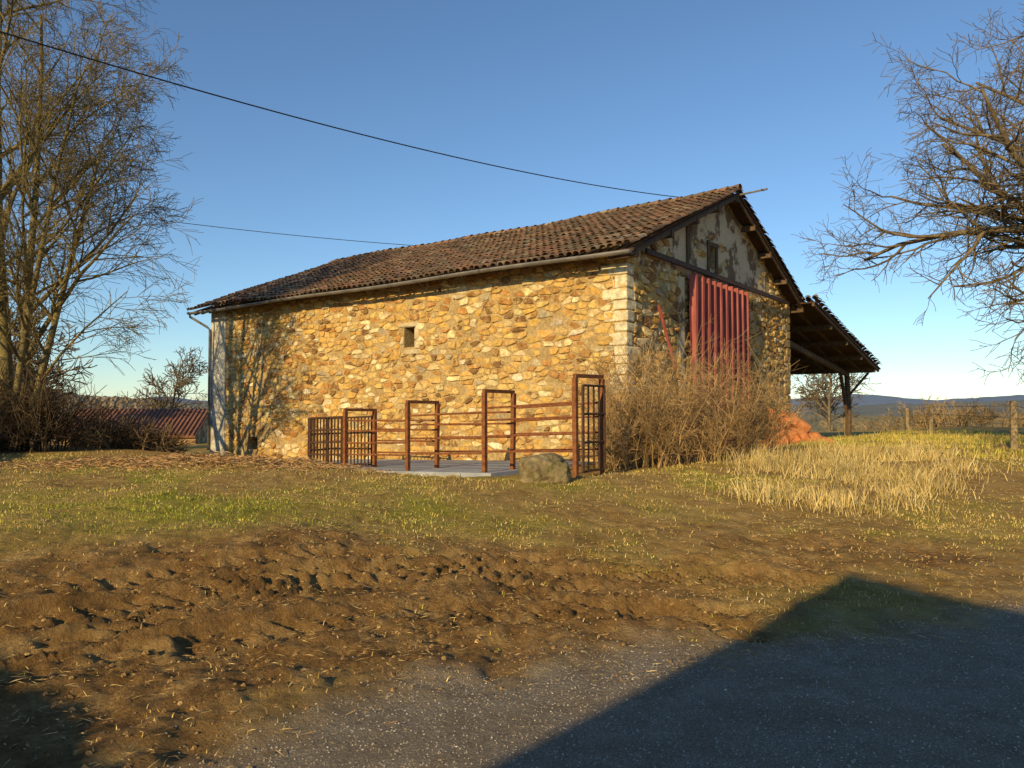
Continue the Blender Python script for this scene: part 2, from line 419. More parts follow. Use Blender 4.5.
beam(V,F,(.17,.7,5.48),(.17,11.6,5.42),.07,.13)
for s in (1,3,5,7,9,11): beam(V,F,(0,s,5.5),(.2,s,5.5),.05,.08)
mk('door_rail',V,F,M_iron,barn)
V=[];F=[]
beam(V,F,(.2,1.3,4.2),(.35,1.95,2.6),.07,.04); mk('leaning_red_bar',V,F,M_red,barn)
V=[];F=[]
for s in (1.9,2.3,8.3): beam(V,F,(.5,s,.2),(.12,s+.15,2.3),.16,.03)
mk('leaning_boards',V,F,M_wood,barn)

# roof
OV,OG=.58,.5
SG=lambda x:.05*math.sin(x*.33+1)+.025*math.sin(x*1.1)
DZ=lambda yp:EZ-.1+RT*(min(yp,W-yp))
V=[];F=[]
x0,x1=-LN-OG,OG
for y0,y1 in ((-OV,W/2),(W/2,W+OV)):
    b=len(V)
    for x in (x0,x1):
        for yy in (y0,y1): V+=[(x,yy,DZ(yy)+.03),(x,yy,DZ(yy)+.08)]
    F+=[(b,b+2,b+6,b+4),(b+1,b+5,b+7,b+3),(b,b+1,b+3,b+2),(b+4,b+6,b+7,b+5),(b,b+4,b+5,b+1),(b+2,b+3,b+7,b+6)]
mk('roof_deck',V,F,M_deck,barn)
TP=[((.26,.145,.088),5),((.19,.12,.078),4),((.31,.18,.11),3),((.14,.10,.07),3),((.33,.26,.18),2)]
def tiles(V,F,C,xa,xb,yE,zE,yR,zR,pitch=.235,row=.36):
    sl=math.hypot(yR-yE,zR-zE); dy=(yR-yE)/sl; dz=(zR-zE)/sl; ny_,nz_=-dz*(1 if dy>0 else -1),abs(dy)
    nr=int(sl/row)+1; nc=int((xb-xa)/pitch)
    for i in range(nc+1):
        x=xa+i*(xb-xa)/nc
        for j in range(nr):
            s0=j*row-(R.uniform(0,.09) if j==0 else 0)+R.uniform(-.03,.03); s1=min(s0+row+.08,sl)
            c=pick(TP); b=len(V); jx=R.uniform(-.02,.02); r0=.112;r1=.088; lift=R.uniform(.028,.055)
            wv=.035+SG(x)+.025*math.sin(x*.7+j*.3)
            for s,r,l,xx in ((s0,r0,lift,x+jx),(s1,r1,.004,x-jx)):
                for k in range(7):
                    a=math.pi*k/6; ww=r*math.cos(a); hh=r*.85*math.sin(a)+l+wv
                    V.append((xx+ww,yE+dy*s+ny_*hh,zE+dz*s+nz_*hh)); C.append(c)
            for k in range(6): F.append((b+k,b+k+1,b+8+k,b+7+k))
            b2=len(V)
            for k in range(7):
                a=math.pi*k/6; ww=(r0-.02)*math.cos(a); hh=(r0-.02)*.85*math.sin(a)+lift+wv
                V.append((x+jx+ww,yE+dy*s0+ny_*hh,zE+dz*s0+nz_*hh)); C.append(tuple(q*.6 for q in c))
            for k in range(6): F.append((b+k,b+k+1,b2+k+1,b2+k))
V=[];F=[];C=[]
tiles(V,F,C,x0+.05,x1-.05,-OV-.06,DZ(-OV)+.07,W/2,DZ(W/2)+.09)
tiles(V,F,C,x0+.05,x1-.05,W+OV+.06,DZ(W+OV)+.07,W/2,DZ(W/2)+.09,row=.4)
x=x0
while x<x1:
    c=pick(TP); b=len(V); x2=min(x+.42,x1+.06); zz=DZ(W/2)+.13+SG(x)+R.uniform(-.01,.015)
    for xx,r,l in ((x,.15,0),(x2,.17,.025)):
        for k in range(8):
            a=math.pi*k/7; V.append((xx,W/2+r*math.cos(a),zz+l+r*.9*math.sin(a))); C.append(c)
    for k in range(7): F.append((b+k,b+k+1,b+9+k,b+8+k))
    x+=.38
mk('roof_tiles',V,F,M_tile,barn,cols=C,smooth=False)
V=[];F=[]
for s in (-.3,1.6,3.2,4.7,W/2,7.6,9.1,10.7,12.6): 
    z=DZ(s)-.09; beam(V,F,(-.3,s,z),(OG-.03,s,z),.14,.18)
for i in range(38):
    x=x0+.15+i*(x1-x0-.3)/37; beam(V,F,(x,-OV+.02,DZ(-OV)-.02),(x,.05,DZ(.05)-.02),.08,.1); beam(V,F,(x,W+OV-.02,DZ(-OV)-.02),(x,W-.05,DZ(.05)-.02),.08,.1)
for s0,s1 in ((-OV,W/2-.01),(W+OV,W/2+.01)): beam(V,F,(OG-.08,s0,DZ(s0)-.025),(OG-.08,s1,DZ(s1)-.025),.05,.11)
mk('roof_timbers',V,F,M_wood,barn)
V=[];F=[];n=40
for i in range(n+1):
    x=x0+(x1-x0)*i/n; zc=DZ(-OV)+.04-.02*math.sin(i*.35); r=.085
    for k in range(9):
        a=math.pi+math.pi*k/8; V.append((x,-OV-.14+r*math.cos(a),zc+r*math.sin(a)))
for i in range(n):
    for k in range(8): a=i*9+k; F.append((a,a+1,a+10,a+9))
F.append(tuple(n*9+k for k in range(9)))
g=mk('gutter',V,F,M_gut,barn,smooth=True); g.modifiers.new('s','SOLIDIFY').thickness=.008
V=[];F=[]
tube(V,F,[Vector(p) for p in ((x0+.1,-OV-.14,5.2),(x0+.1,-OV-.14,5.08),(x0+.45,-.2,4.7),(x0+.5,-.13,4.6),(x0+.5,-.13,0))],[.045]*5,8)
mk('downpipe',V,F,M_gut,barn,smooth=True)
V=[];F=[]; bar(V,F,(-.5,W/2,DZ(W/2)-.02),(1.35,W/2,DZ(W/2)+.05),.03)
bar(V,F,(1.2,W/2-.12,DZ(W/2)+.05),(1.2,W/2+.12,DZ(W/2)+.05),.02)
mk('service_pole_bracket',V,F,M_gut,barn)
# lean-to
Y0,Y1,Z0,Z1=W,22.9,5.42,3.42; lx0,lx1=-LN,1.0
lz=lambda y:Z0+(Z1-Z0)*(y-Y0)/(Y1-Y0)
V=[];F=[]
for x in (lx0,lx1):
    for yy in (Y0,Y1): V+=[(x,yy,lz(yy)),(x,yy,lz(yy)+.05)]
F+=[(0,2,6,4),(1,5,7,3),(0,1,3,2),(4,6,7,5),(0,4,5,1),(2,3,7,6)]
mk('leanto_deck',V,F,M_deck,barn)
V=[];F=[];C=[]
tiles(V,F,C,lx0+.1,lx1-.05,Y1+.05,lz(Y1)+.06,Y0,lz(Y0)+.06,row=.45,pitch=.26)
mk('leanto_tiles',V,F,M_tile,barn,cols=C)
V=[];F=[]
for i in range(26):
    x=lx0+.1+i*(lx1-lx0-.2)/25; beam(V,F,(x,Y0,lz(Y0)-.06),(x,Y1-.05,lz(Y1)-.06),.09,.11)
for yy in (14.8,17.2,19.7,22.2): beam(V,F,(lx0,yy,lz(yy)-.2),(lx1-.1,yy,lz(yy)-.2),.16,.18)
for x in (-.35,-6,-12,-17.5):
    tube(V,F,[Vector((x,22.2,-.9)),Vector((x+.05,22.25,1.5)),Vector((x,22.2,lz(22.2)-.28))],[.15,.14,.12],8)
    beam(V,F,(x,22.2,1.2),(x+.0,20.9,lz(20.9)-.3),.13,.13); beam(V,F,(x,22.2,2.1),(x+.95,22.2,lz(22.2)-.3),.1,.1)
    beam(V,F,(x,12.3,4.2),(x,22.3,lz(22.2)-.36),.16,.2)
mk('leanto_frame',V,F,M_wood,barn)

# pile of bulky orange sacks
sx,sy=9.05,23.9
st=empty('orange_sack_pile',(sx,sy,hz(sx,sy)-.06),math.radians(-18))
def sack(pos,rot,sc,seed):
    bm=bmesh.new(); bmesh.ops.create_icosphere(bm,subdivisions=4,radius=1); me=D.meshes.new('sack')
    for v in bm.verts:
        p=v.co.copy(); q=Vector([math.copysign(abs(a)**.62,a) for a in p])
        pinch=1-.25*max(0,abs(p.x)-.7)/.3
        q=Vector((q.x,q.y*pinch,q.z*pinch))*(1+.2*mn.noise(p*1.6+Vector((seed,0,0)))+.10*mn.noise(p*4+Vector((seed,2,0)))-.07*abs(mn.noise(p*7+Vector((seed,4,0)))))
        v.co=Vector((q.x*sc[0],q.y*sc[1],q.z*sc[2]))
    bm.to_mesh(me); bm.free(); me.materials.append(M_sack)
    for p in me.polygons: p.use_smooth=True
    o=D.objects.new('sack',me); o.location=pos; o.rotation_euler=rot; link(o,st)
SK=[((-.78,0,.42),(0,1.45,.1)),((-.45,-.08,.42),(0,1.3,-.1)),((-.10,.05,.38),(0,1.15,.1)),((.25,-.08,.34),(0,.95,.05)),((.62,.02,.28),(0,.75,-.1)),((.95,-.05,.2),(0,.45,.1)),
    ((-.6,.42,.45),(0,1.4,0)),((.05,.45,.42),(0,1.2,.2)),((.6,.45,.3),(0,.6,.1)),((-.70,.05,.98),(.1,1.2,.15)),((-.34,.10,.96),(0,.9,-.1)),((.06,.10,.84),(.1,.6,.1)),((-.35,.45,1.0),(.1,-.1,.6)),((-.9,-.5,.15),(0,.1,.5)),((.2,-.5,.14),(0,-.05,-.3))]
for i,(p,r) in enumerate(SK): sack(p,r,(.38*R.uniform(.85,1.15),.30,.17*R.uniform(.85,1.15)),i*3.7)

# ---------------------------------------------------------------- cattle race
race=empty('cattle_race',(CX,CY,0),math.atan2(-SA,CA))
V=[];F=[];V2=[];F2=[]
tops=[2.2,1.95,1.74,1.56]; qs=[-1.19,1.0,3.2,5.3]
def gzl(q,r): x,y=toW(-q,-r); return hz(x,y)
for q,t in zip(qs,tops):
    for r in (4.13,3.2):
        VV,FF=(V,F) if r>4 else (V2,F2)
        beam(VV,FF,(-q,-r,gzl(q,r)-.2),(-q+R.uniform(-.03,.03),-r,t-.035),.085,.085)
    beam(V,F,(-q,-4.17,t),(-q,-3.16,t+R.uniform(-.02,.02)),.07,.07)
for r in (4.13,3.2):
    VV,FF=(V,F) if r>4 else (V2,F2)
    for k,f in enumerate((.33,.55,.76,.94)):
        for i in range(3):
            za=.3-.035*(qs[i]+1.19); zb=.3-.035*(qs[i+1]+1.19)
            ha=min(1.5,tops[i]-za-.35); hb=min(1.45,tops[i+1]-zb-.2)
            bar(VV,FF,(-qs[i],-r+.045,za+ha*f),(-qs[i+1],-r+.045,zb+hb*f+R.uniform(-.03,.03)),.024)
mk('race_posts_rails',V,F,M_rust,race); mk('race_far_side',V2,F2,M_rust,race)
gate=empty('cattle_gate',(CX,CY,0),math.atan2(-SA,CA))
V=[];F=[]
def panel(q0,r0,q1,r1,h,nb,rails):
    z0=gzl(q0,r0)+.12; z1=gzl(q1,r1)+.12
    for i in range(nb+1):
        t=i/nb; q=q0+(q1-q0)*t; r=r0+(r1-r0)*t; z=z0+(z1-z0)*t
        bar(V,F,(-q,-r,z),(-q,-r,z+h),.02 if 0<i<nb else .032,5)
    for k in range(rails):
        zz=h*k/(rails-1)
        bar(V,F,(-q0,-r0,z0+zz),(-q1,-r1,z1+zz),.024,5)
panel(5.4,4.15,6.6,4.15,1.2,9,5); panel(5.4,3.2,7.2,3.0,1.2,12,4); panel(6.65,4.15,7.2,3.0,1.2,8,4)
panel(-1.3,4.05,-1.3,3.28,1.6,4,4)
mk('gate_panels',V,F,M_iron,gate)

def rock(name,loc,sc,seed,mat,sub=5):
    bm=bmesh.new(); bmesh.ops.create_icosphere(bm,subdivisions=sub,radius=1); me=D.meshes.new(name)
    for v in bm.verts:
        p=v.co.copy(); n=mn.noise(p*1.1+Vector((seed,0,0)))*.35+mn.noise(p*2.6+Vector((seed,3,0)))*.18+abs(mn.noise(p*5+Vector((seed,5,0))))*-.12+mn.noise(p*14)*.025
        p=p*(1+n); p=Vector([math.copysign(abs(a)**.72,a) for a in p]); v.co=Vector((p.x*sc[0],p.y*sc[1],p.z*sc[2]))
    bm.to_mesh(me); bm.free(); me.materials.append(mat)
    for p in me.polygons: p.use_smooth=True
    o=D.objects.new(name,me); o.location=loc; return link(o)
rock('boulder',(.53,12.3,hz(.53,12.3)+.17),(.42,.33,.28),3,M_rock)

# ---------------------------------------------------------------- fence right
fence=empty('field_fence')
fp=[(10.4,12.0),(12.8,19.2),(15.2,25.5),(17.8,32),(20.,38)]
V=[];F=[];W2=[];WF=[]
for i,(x,y) in enumerate(fp):
    z=hz(x,y)
    if i!=2: tube(V,F,[Vector((x,y,z-.3)),Vector((x+R.uniform(-.05,.05),y,z+1.22))],[.095,.08],7)
    if i:
        px,py=fp[i-1]; pz=hz(px,py)
        for h in (.45,.8,1.1): bar(W2,WF,(px,py,pz+h),(x,y,z+h),.006,3)
for (x,y) in ((16.4,37),):
    z=hz(x,y); tube(V,F,[Vector((x,y,z-.3)),Vector((x,y,z+1.1))],[.08,.07],7)
mk('posts',V,F,M_post,fence); mk('strands',W2,WF,M_wire,fence)

# ---------------------------------------------------------------- wires & poles
def wire(name,a,b,sag,r=.013):
    a=Vector(a);b=Vector(b);pts=[]
    for i in range(61):
        t=i/60; p=a.lerp(b,t); p.z-=sag*4*t*(1-t); pts.append(p)
    V=[];F=[]; tube(V,F,pts,[r]*61,5); mk(name,V,F,M_wire)
wire('overhead_wire',(-21.6,-2.03,9.2),(5.4,23.75,8.30),1.45,.014)
wire('overhead_wire',(-28,29,11.1),(4.5,44,10.7),.75,.016)
def upole(x,y,top):
    V=[];F=[]; z=hz(x,y); tube(V,F,[Vector((x,y,z-.5)),Vector((x,y,top))],[.14,.1],10)
    beam(V,F,(x-.5,y,top-.3),(x+.5,y,top-.3),.08,.1); mk('utility_pole',V,F,M_wood)
upole(-21.6,-2.03,9.4); upole(-28,29,11.4); upole(4.5,44,11.0)

# ---------------------------------------------------------------- trees
def rdir(d,ang):
    ref=Vector((0,0,1)) if abs(d.z)<.9 else Vector((1,0,0))
    u=d.cross(ref).normalized(); w=d.cross(u); ph=R.uniform(0,2*math.pi)
    return (d*math.cos(ang)+(u*math.cos(ph)+w*math.sin(ph))*math.sin(ang)).normalized()
def grow(V,F,p,d,L,r,lvl,P):
    mx=P['max']; ns=P['seg'][lvl]; pts=[p.copy()]; rad=[r]; dirs=[d.copy()]
    rend=r*(.25 if lvl<mx else .4)
    for i in range(ns):
        d=(d+Vector((R.uniform(-1,1),R.uniform(-1,1),R.uniform(-1,1)))*P['wan'][lvl]+Vector((0,0,P['trop'][lvl]))).normalized()
        p=p+d*(L/ns); pts.append(p.copy()); rad.append(max(P['rmin'],r+(rend-r)*(i+1)/ns)); dirs.append(d.copy())
    tube(V,F,pts,rad,(8,6,5,4,3,3,3)[lvl],cap=False)
    if lvl>=mx: return
    nchild=P['n'][lvl]
    for k in range(nchild):
        t=P['t0'][lvl]+(1-P['t0'][lvl])*(k+R.random())/nchild
        f=t*ns; i=min(int(f),ns-1); q=pts[i].lerp(pts[i+1],f-i)
        a=math.radians(R.uniform(*P['ang'][lvl]))
        grow(V,F,q,rdir(dirs[i+1],a),L*R.uniform(*P['len'][lvl])*(1.15-.45*t),max(P['rmin'],rad[i]*R.uniform(.45,.68)),lvl+1,P)
def tree(name,base,mat,stems,P):
    V=[];F=[]
    for (off,d,L,r) in stems: grow(V,F,Vector(base)+Vector(off),Vector(d).normalized(),L,r,P.get('start',0),P)
    return mk(name,V,F,mat,smooth=True)
PL=dict(max=4,seg=[9,7,6,4,3],wan=[.06,.11,.16,.18,.2],trop=[.04,.01,-.02,-.04,-.04],n=[13,7,6,5],t0=[.16,.2,.2,.15],
        ang=[(25,58),(22,50),(25,55),(25,55)],len=[(.28,.41),(.4,.58),(.45,.65),(.5,.75)],rmin=.0065)
bz=hz(-14.2,21.4)
R.seed(2024)
tree('bare_tree',(-14.2,21.3,bz-.2),M_bark2,[
 ((0,0,0),(-.10,0,1),13.5,.22),((.2,.1,0),(.06,-.05,1),12.5,.15),((.4,-.1,0),(.30,.0,1),9.2,.12),((-.35,0,0),(-.32,.1,1),12,.18),((.1,-.3,0),(.16,-.12,1),10.5,.11)],PL)
PR=dict(max=4,seg=[7,8,7,5,3],wan=[.08,.20,.3,.32,.3],trop=[.02,.02,.01,.01,.01],n=[6,12,8,6],t0=[.5,.2,.15,.15],
        ang=[(40,75),(25,65),(30,65),(30,65)],len=[(.9,1.2),(.34,.50),(.36,.55),(.4,.65)],rmin=.006)
R.seed(77)
V=[];F=[]; bx0=Vector((15.7,17.0,hz(15.7,17.0)-.2)); top=bx0+Vector((-.3,0,4.2))
tube(V,F,[bx0,bx0+Vector((-.1,0,2)),top,top+Vector((.2,0,3)),top+Vector((.1,0,6))],[.42,.34,.3,.22,.1],10)
for (h,d,L,r) in ((3.9,(-1,-.05,.04),5.0,.12),(4.3,(-1,.2,.12),6.4,.16),(4.7,(-1,-.2,.22),6.6,.14),(5.0,(-.95,.1,.36),7.0,.15),(5.6,(-.85,-.1,.6),6.6,.13),(5.3,(-1,.4,.35),6.6,.12),(6.3,(-.7,.3,.9),5.6,.12),(5.2,(-.9,.6,.55),6.2,.12),
                  (4.2,(.9,.2,.4),5,.14),(5,(.6,-.6,.7),5,.13),(5.2,(.2,.8,.6),5,.13),(7.5,(0,0,1),4,.1)):
    grow(V,F,bx0+Vector((-.2,0,h)),Vector(d).normalized(),L,r,1,PR)
mk('bare_oak_tree',V,F,M_bark,smooth=True)
PS=dict(max=3,seg=[6,5,4,3],wan=[.1,.2,.25,.25],trop=[.05,.05,.04,.02],n=[14,8,6],t0=[.25,.2,.2],ang=[(30,65)]*3,len=[(.4,.55),(.45,.6),(.45,.7)],rmin=.02)
for (x,y,h) in ((23.6,56,6.4),(27,64,5),(-31,40,7),(-25,36,6),(-20,31,5),(-24,52,6),(-19,54,6)):
    tree('small_bare_tree',(x,y,hz(x,y)-.3),M_bark,[((0,0,0),(0,0,1),h,.14)],PS)

def shrub(name,spots,n,hr,lean,col,sub=9,rm=.005,tw=(.25,.6)):
    V=[];F=[];C=[]
    for k in range(n):
        cx,cy,rr,hh=R.choice(spots); a=R.uniform(0,6.28); q=rr*math.sqrt(R.random())
        x=cx+q*math.cos(a); y=cy+q*math.sin(a); z=hz(x,y)-.03; h=hh*R.uniform(*hr); n0=len(V)
        d=Vector((R.uniform(-lean,lean)+.3*math.cos(a)*q/rr,R.uniform(-lean,lean)+.3*math.sin(a)*q/rr,1)).normalized()
        p=Vector((x,y,z)); pts=[p]
        for i in range(5):
            d=(d+Vector((R.uniform(-.25,.25),R.uniform(-.25,.25),-.03*i))).normalized(); p=p+d*h/5; pts.append(p)
        tube(V,F,pts,[rm*2.2,rm*2,rm*1.7,rm*1.4,rm*1.2,rm*.8],3,False)
        for s in range(sub):
            f=R.uniform(.6,5); i=min(int(f),4); b=pts[i].lerp(pts[i+1],f-i); dd=rdir((pts[i+1]-pts[i]).normalized(),R.uniform(.6,1.35)); L=R.uniform(*tw)
            m_=b+dd*L*.5; e=m_+(dd+Vector((0,0,.25))).normalized()*L*.5
            tube(V,F,[b,m_,e],[rm,rm*.9,rm*.6],3,False)
            for u in range(2):
                d3=rdir(dd,.8); tube(V,F,[m_,m_+d3*L*.45],[rm*.7,rm*.5],3,False)
        k1=R.uniform(.4,1.35); C+=[tuple(c*k1 for c in col)]*(len(V)-n0)
    return mk(name,V,F,M_twig,cols=C)
shrub('bare_shrub',[(2.7,16.6,.75,2.5),(3.5,16.7,.9,2.8),(4.4,17.1,.9,2.6),(3.0,16.9,.6,3.1),(5.2,17.6,.9,2.3)],235,(.35,1.12),.36,(.45,.30,.14),tw=(.25,.8),sub=14)
shrub('bare_shrub',[(5.9,18.6,.7,1.6),(2.2,16.2,.4,1.3)],60,(.5,1),.4,(.42,.28,.12),sub=8)
shrub('hedge_thicket',[(-13.2,20.5,1.3,1.9),(-15.2,20.5,2,2.5),(-17,21,2,2.8),(-16,18,1.5,2.2),(-18,24,2,3)],430,(.5,1.1),.3,(.10,.07,.04),sub=11,rm=.009,tw=(.4,.9))
shrub('hedge_thicket',[(-11.2,22.5,1.3,.75),(-12.5,24.5,1.2,.9),(-24,31,2.5,3),(-28,36,3,3),(-22,54,3,4.2),(-27,54,3,4.6),(-17,56,3,4.0),(-32,52,3,5)],420,(.5,1.1),.4,(.15,.105,.055),sub=10,rm=.012,tw=(.3,.8))
sp=[(x,44+R.uniform(-3,9),2.2,R.uniform(.8,1.7)) for x in (24,27,30,33,36,40)]+[(x,60+R.uniform(-4,10),3,R.uniform(1.2,2.4)) for x in (28,33,38,43,48)]
shrub('hedgerow',sp,330,(.6,1.1),.4,(.30,.21,.10),sub=10,rm=.014,tw=(.4,.8))

# ---------------------------------------------------------------- grass blades etc (numpy)
def blades(name,x,y,h,w,cols,lean=.5,zoff=0):
    n=len(x); z=height(x,y)-.005+zoff; a=NR.uniform(0,2*np.pi,n); la=NR.uniform(0,2*np.pi,n); l=h*NR.uniform(0,lean,n)
    dx=np.cos(a)*w/2; dy=np.sin(a)*w/2
    bx_,by_=np.cos(la)*l,np.sin(la)*l
    v0=np.stack([x-dx,y-dy,z],1); v1=np.stack([x+dx,y+dy,z],1)
    v2=np.stack([x+bx_*.35+dx*.7,y+by_*.35+dy*.7,z+h*.6],1); v3=np.stack([x+bx_*.35-dx*.7,y+by_*.35-dy*.7,z+h*.6],1)
    v4=np.stack([x+bx_,y+by_,z+h*np.sqrt(np.clip(1-(l/h)**2*.5,.1,1))],1)
    V=np.stack([v0,v1,v2,v3,v4],1).reshape(-1,3); i=np.arange(n)*5
    F=[(k,k+1,k+2,k+3) for k in i.tolist()]+[(k+3,k+2,k+4) for k in i.tolist()]
    return mk(name,V,F,M_blade,cols=np.repeat(cols,5,axis=0))
def mixcols(n,cs,ws):
    cs=np.array(cs); idx=NR.choice(len(cs),n,p=np.array(ws)/sum(ws)); return cs[idx]*NR.uniform(.7,1.25,(n,1))
N0=190000
yy=3.2+NR.uniform(0,1,N0)**1.1*16; xx=NR.uniform(-1,1,N0)*(yy*.75+1)
g0,g1,g2,dd=masks(xx,yy)
Xp=(xx-CX)*CA-(yy-CY)*SA; Yp=(xx-CX)*SA+(yy-CY)*CA
tuft=ss((fbm(xx*2.6,yy*2.6,71)-.38)/.2)
ok=(NR.uniform(0,1,N0)<g1**1.2*(.2+.8*tuft)+.035*(1-.6*g2)*(1-g0)+.01)&(dd>-.1)&~((Yp>-5.3)&(Xp<1.6))
xx,yy,g1=xx[ok],yy[ok],g1[ok]; n=len(xx)
gp=1.4*np.exp(-(((xx+3.8)/2.8)**2+((yy-8.9)/2.2)**2))+(fbm(xx*.8,yy*.8,66)-.5)*1.6
isg=NR.uniform(0,1,n)<np.clip(.16+gp*.6,.04,.92)
cg=mixcols(n,[(.30,.34,.04),(.42,.40,.06),(.20,.24,.03)],[3,3,1]); cs=mixcols(n,[(.64,.48,.17),(.46,.32,.10),(.70,.56,.26)],[3,2,1])
cols=np.where(isg[:,None],cg,cs)
blades('grass',xx,yy,NR.uniform(.015,.05,n)*(.8+yy*.03),.0045+.0006*yy,cols,lean=1.3)
def clumps(name,cl,per,hr,w,cs,ws,lean=.6):
    X=[];Y=[];H=[]
    for (cx,cy,rr,hh) in cl:
        X.append(cx+NR.normal(0,rr,per)); Y.append(cy+NR.normal(0,rr,per)); H.append(hh*NR.uniform(hr[0],hr[1],per))
    X=np.concatenate(X);Y=np.concatenate(Y);H=np.concatenate(H); blades(name,X,Y,H,w,mixcols(len(X),cs,ws),lean)
DG=[(.66,.50,.21),(.52,.38,.14),(.74,.60,.30),(.36,.30,.09)]
cl=[]
while len(cl)<92:
    x=NR.uniform(3.6,10); y=NR.uniform(10.2,18.5)
    if x/y<.30 or x/y>.66-.012*(18-y): continue
    f=vn(np.array([x*.9]),np.array([y*.9]),23)[0]
    if NR.uniform()>f*1.7-.3: continue
    cl.append((x,y,NR.uniform(.12,.42),NR.uniform(.15,.5)*(.55+.055*(y-10.2)+.15)))
clumps('dry_grass',cl,115,(.2,1.15),.010,DG,[4,3,2,1.5],lean=1.3)
cl=[(NR.uniform(7,20),NR.uniform(17,34),.5,NR.uniform(.08,.22)) for k in range(150)]
clumps('dry_grass',cl,100,(.4,1.1),.02,[(.58,.44,.15),(.46,.40,.08),(.40,.39,.07)],[3,3,2],lean=1.)
cl=[]
for k in range(60):
    q=NR.uniform(-1.5,13); r=6.9+NR.uniform(-.5,.8); x,y=toW(-q,-r); cl.append((x,y,.16,NR.uniform(.04,.12)))
clumps('dry_grass',cl,50,(.3,1.1),.010,[(.5,.37,.15),(.32,.22,.09),(.38,.33,.08)],[3,3,2],lean=1.2)
def litter(name,x,y,Ls,ws,cols,up=.03,zo=.01):
    n=len(x); z=height(x,y)+zo; a=NR.uniform(0,2*np.pi,n); L=Ls/2; dx=np.cos(a)*L;dy=np.sin(a)*L; px=-np.sin(a)*ws/2;py=np.cos(a)*ws/2
    t=NR.uniform(-1,1,n)*L*.35; u=NR.uniform(0,up,n)
    A=np.stack([x-dx-px,y-dy-py,z+u-t],1);B=np.stack([x-dx+px,y-dy+py,z+u-t],1);C_=np.stack([x+dx,y+dy,z+u+t+.004],1);E=np.stack([x,y,z+u+ws*1.3],1)
    V=np.stack([A,B,C_,E],1).reshape(-1,3); i=(np.arange(n)*4).tolist()
    F=[f for k in i for f in ((k,k+1,k+3),(k+1,k+2,k+3),(k+2,k,k+3))]
    mk(name,V,F,M_twig,cols=np.repeat(cols,4,axis=0))
n=32000; y_=3+NR.uniform(0,1,n)*11; x_=NR.uniform(-1,1,n)*(y_*.72+.5)
g0,g1,g2,dd=masks(x_,y_); ok=(dd>-.5)&(NR.uniform(0,1,n)<.12+.88*ss((fbm(x_*1.2,y_*1.2,90)-.4)/.3)); x_,y_=x_[ok],y_[ok]; n=len(x_)
litter('straw_litter',x_,y_,NR.uniform(.015,.08,n),NR.uniform(.002,.005,n),mixcols(n,[(.60,.44,.19),(.38,.25,.11),(.18,.11,.05),(.66,.53,.28)],[4,4,3,1]))
n=7500; x_=NR.normal(-5.9,1.6,n); y_=NR.normal(14.5,.5,n)
litter('brush_pile',x_,y_,NR.uniform(.03,.2,n),NR.uniform(.005,.014,n),mixcols(n,[(.46,.27,.12),(.28,.15,.06),(.56,.39,.19)],[3,3,2]),up=.07)
n=9000; y_=3.0+NR.uniform(0,1,n)*7; x_=NR.uniform(-5,5,n); g0,g1,g2,dd=masks(x_,y_)
ok=(NR.uniform(0,1,n)<g2*.9+.06)&(dd>-.3); x_,y_=x_[ok],y_[ok]
def pebbles(name,x,y,s,cols,mat,fl=.6):
    n=len(x); z=height(x,y); P=[]
    for k in range(5):
        a=k*2*np.pi/5+NR.uniform(-.3,.3,n); r=s*NR.uniform(.7,1.1,n); P.append(np.stack([x+r*np.cos(a),y+r*np.sin(a),z-.15*s],1))
    for k in range(3):
        a=k*2*np.pi/3+NR.uniform(-.5,.5,n); r=s*NR.uniform(.35,.65,n); P.append(np.stack([x+r*np.cos(a),y+r*np.sin(a),z+s*fl*NR.uniform(.6,1.2,n)],1))
    V=np.stack(P,1).reshape(-1,3); F=[]
    for b in (np.arange(n)*8).tolist():
        F+=[(b,b+1,b+5),(b+1,b+2,b+6),(b+1,b+6,b+5),(b+2,b+3,b+6),(b+3,b+7,b+6),(b+3,b+4,b+7),(b+4,b,b+7),(b,b+5,b+7),(b+5,b+6,b+7)]
    mk(name,V,F,mat,cols=np.repeat(cols,8,axis=0))
n=len(x_); pebbles('mud_clods',x_,y_,NR.uniform(.005,.02,n)*NR.uniform(.5,1.3,n),mixcols(n,[(.35,.21,.085),(.44,.29,.12),(.26,.155,.06)],[3,2,2]),M_peb,.7)
n=38000; y_=2.3+NR.uniform(0,1,n)**1.2*5; x_=NR.uniform(-2.6,6.5,n); g0,g1,g2,dd=masks(x_,y_); ok=(NR.uniform(0,1,n)<g0+.04)&(dd<1.2); x_,y_=x_[ok],y_[ok]; n=len(x_)
pebbles('gravel',x_,y_,NR.uniform(.003,.0075,n)*(1+.8*(NR.uniform(0,1,n)>.985)),mixcols(n,[(.46,.40,.33),(.38,.33,.26),(.52,.46,.37),(.40,.31,.20)],[4,3,1.5,1]),M_peb,.6)

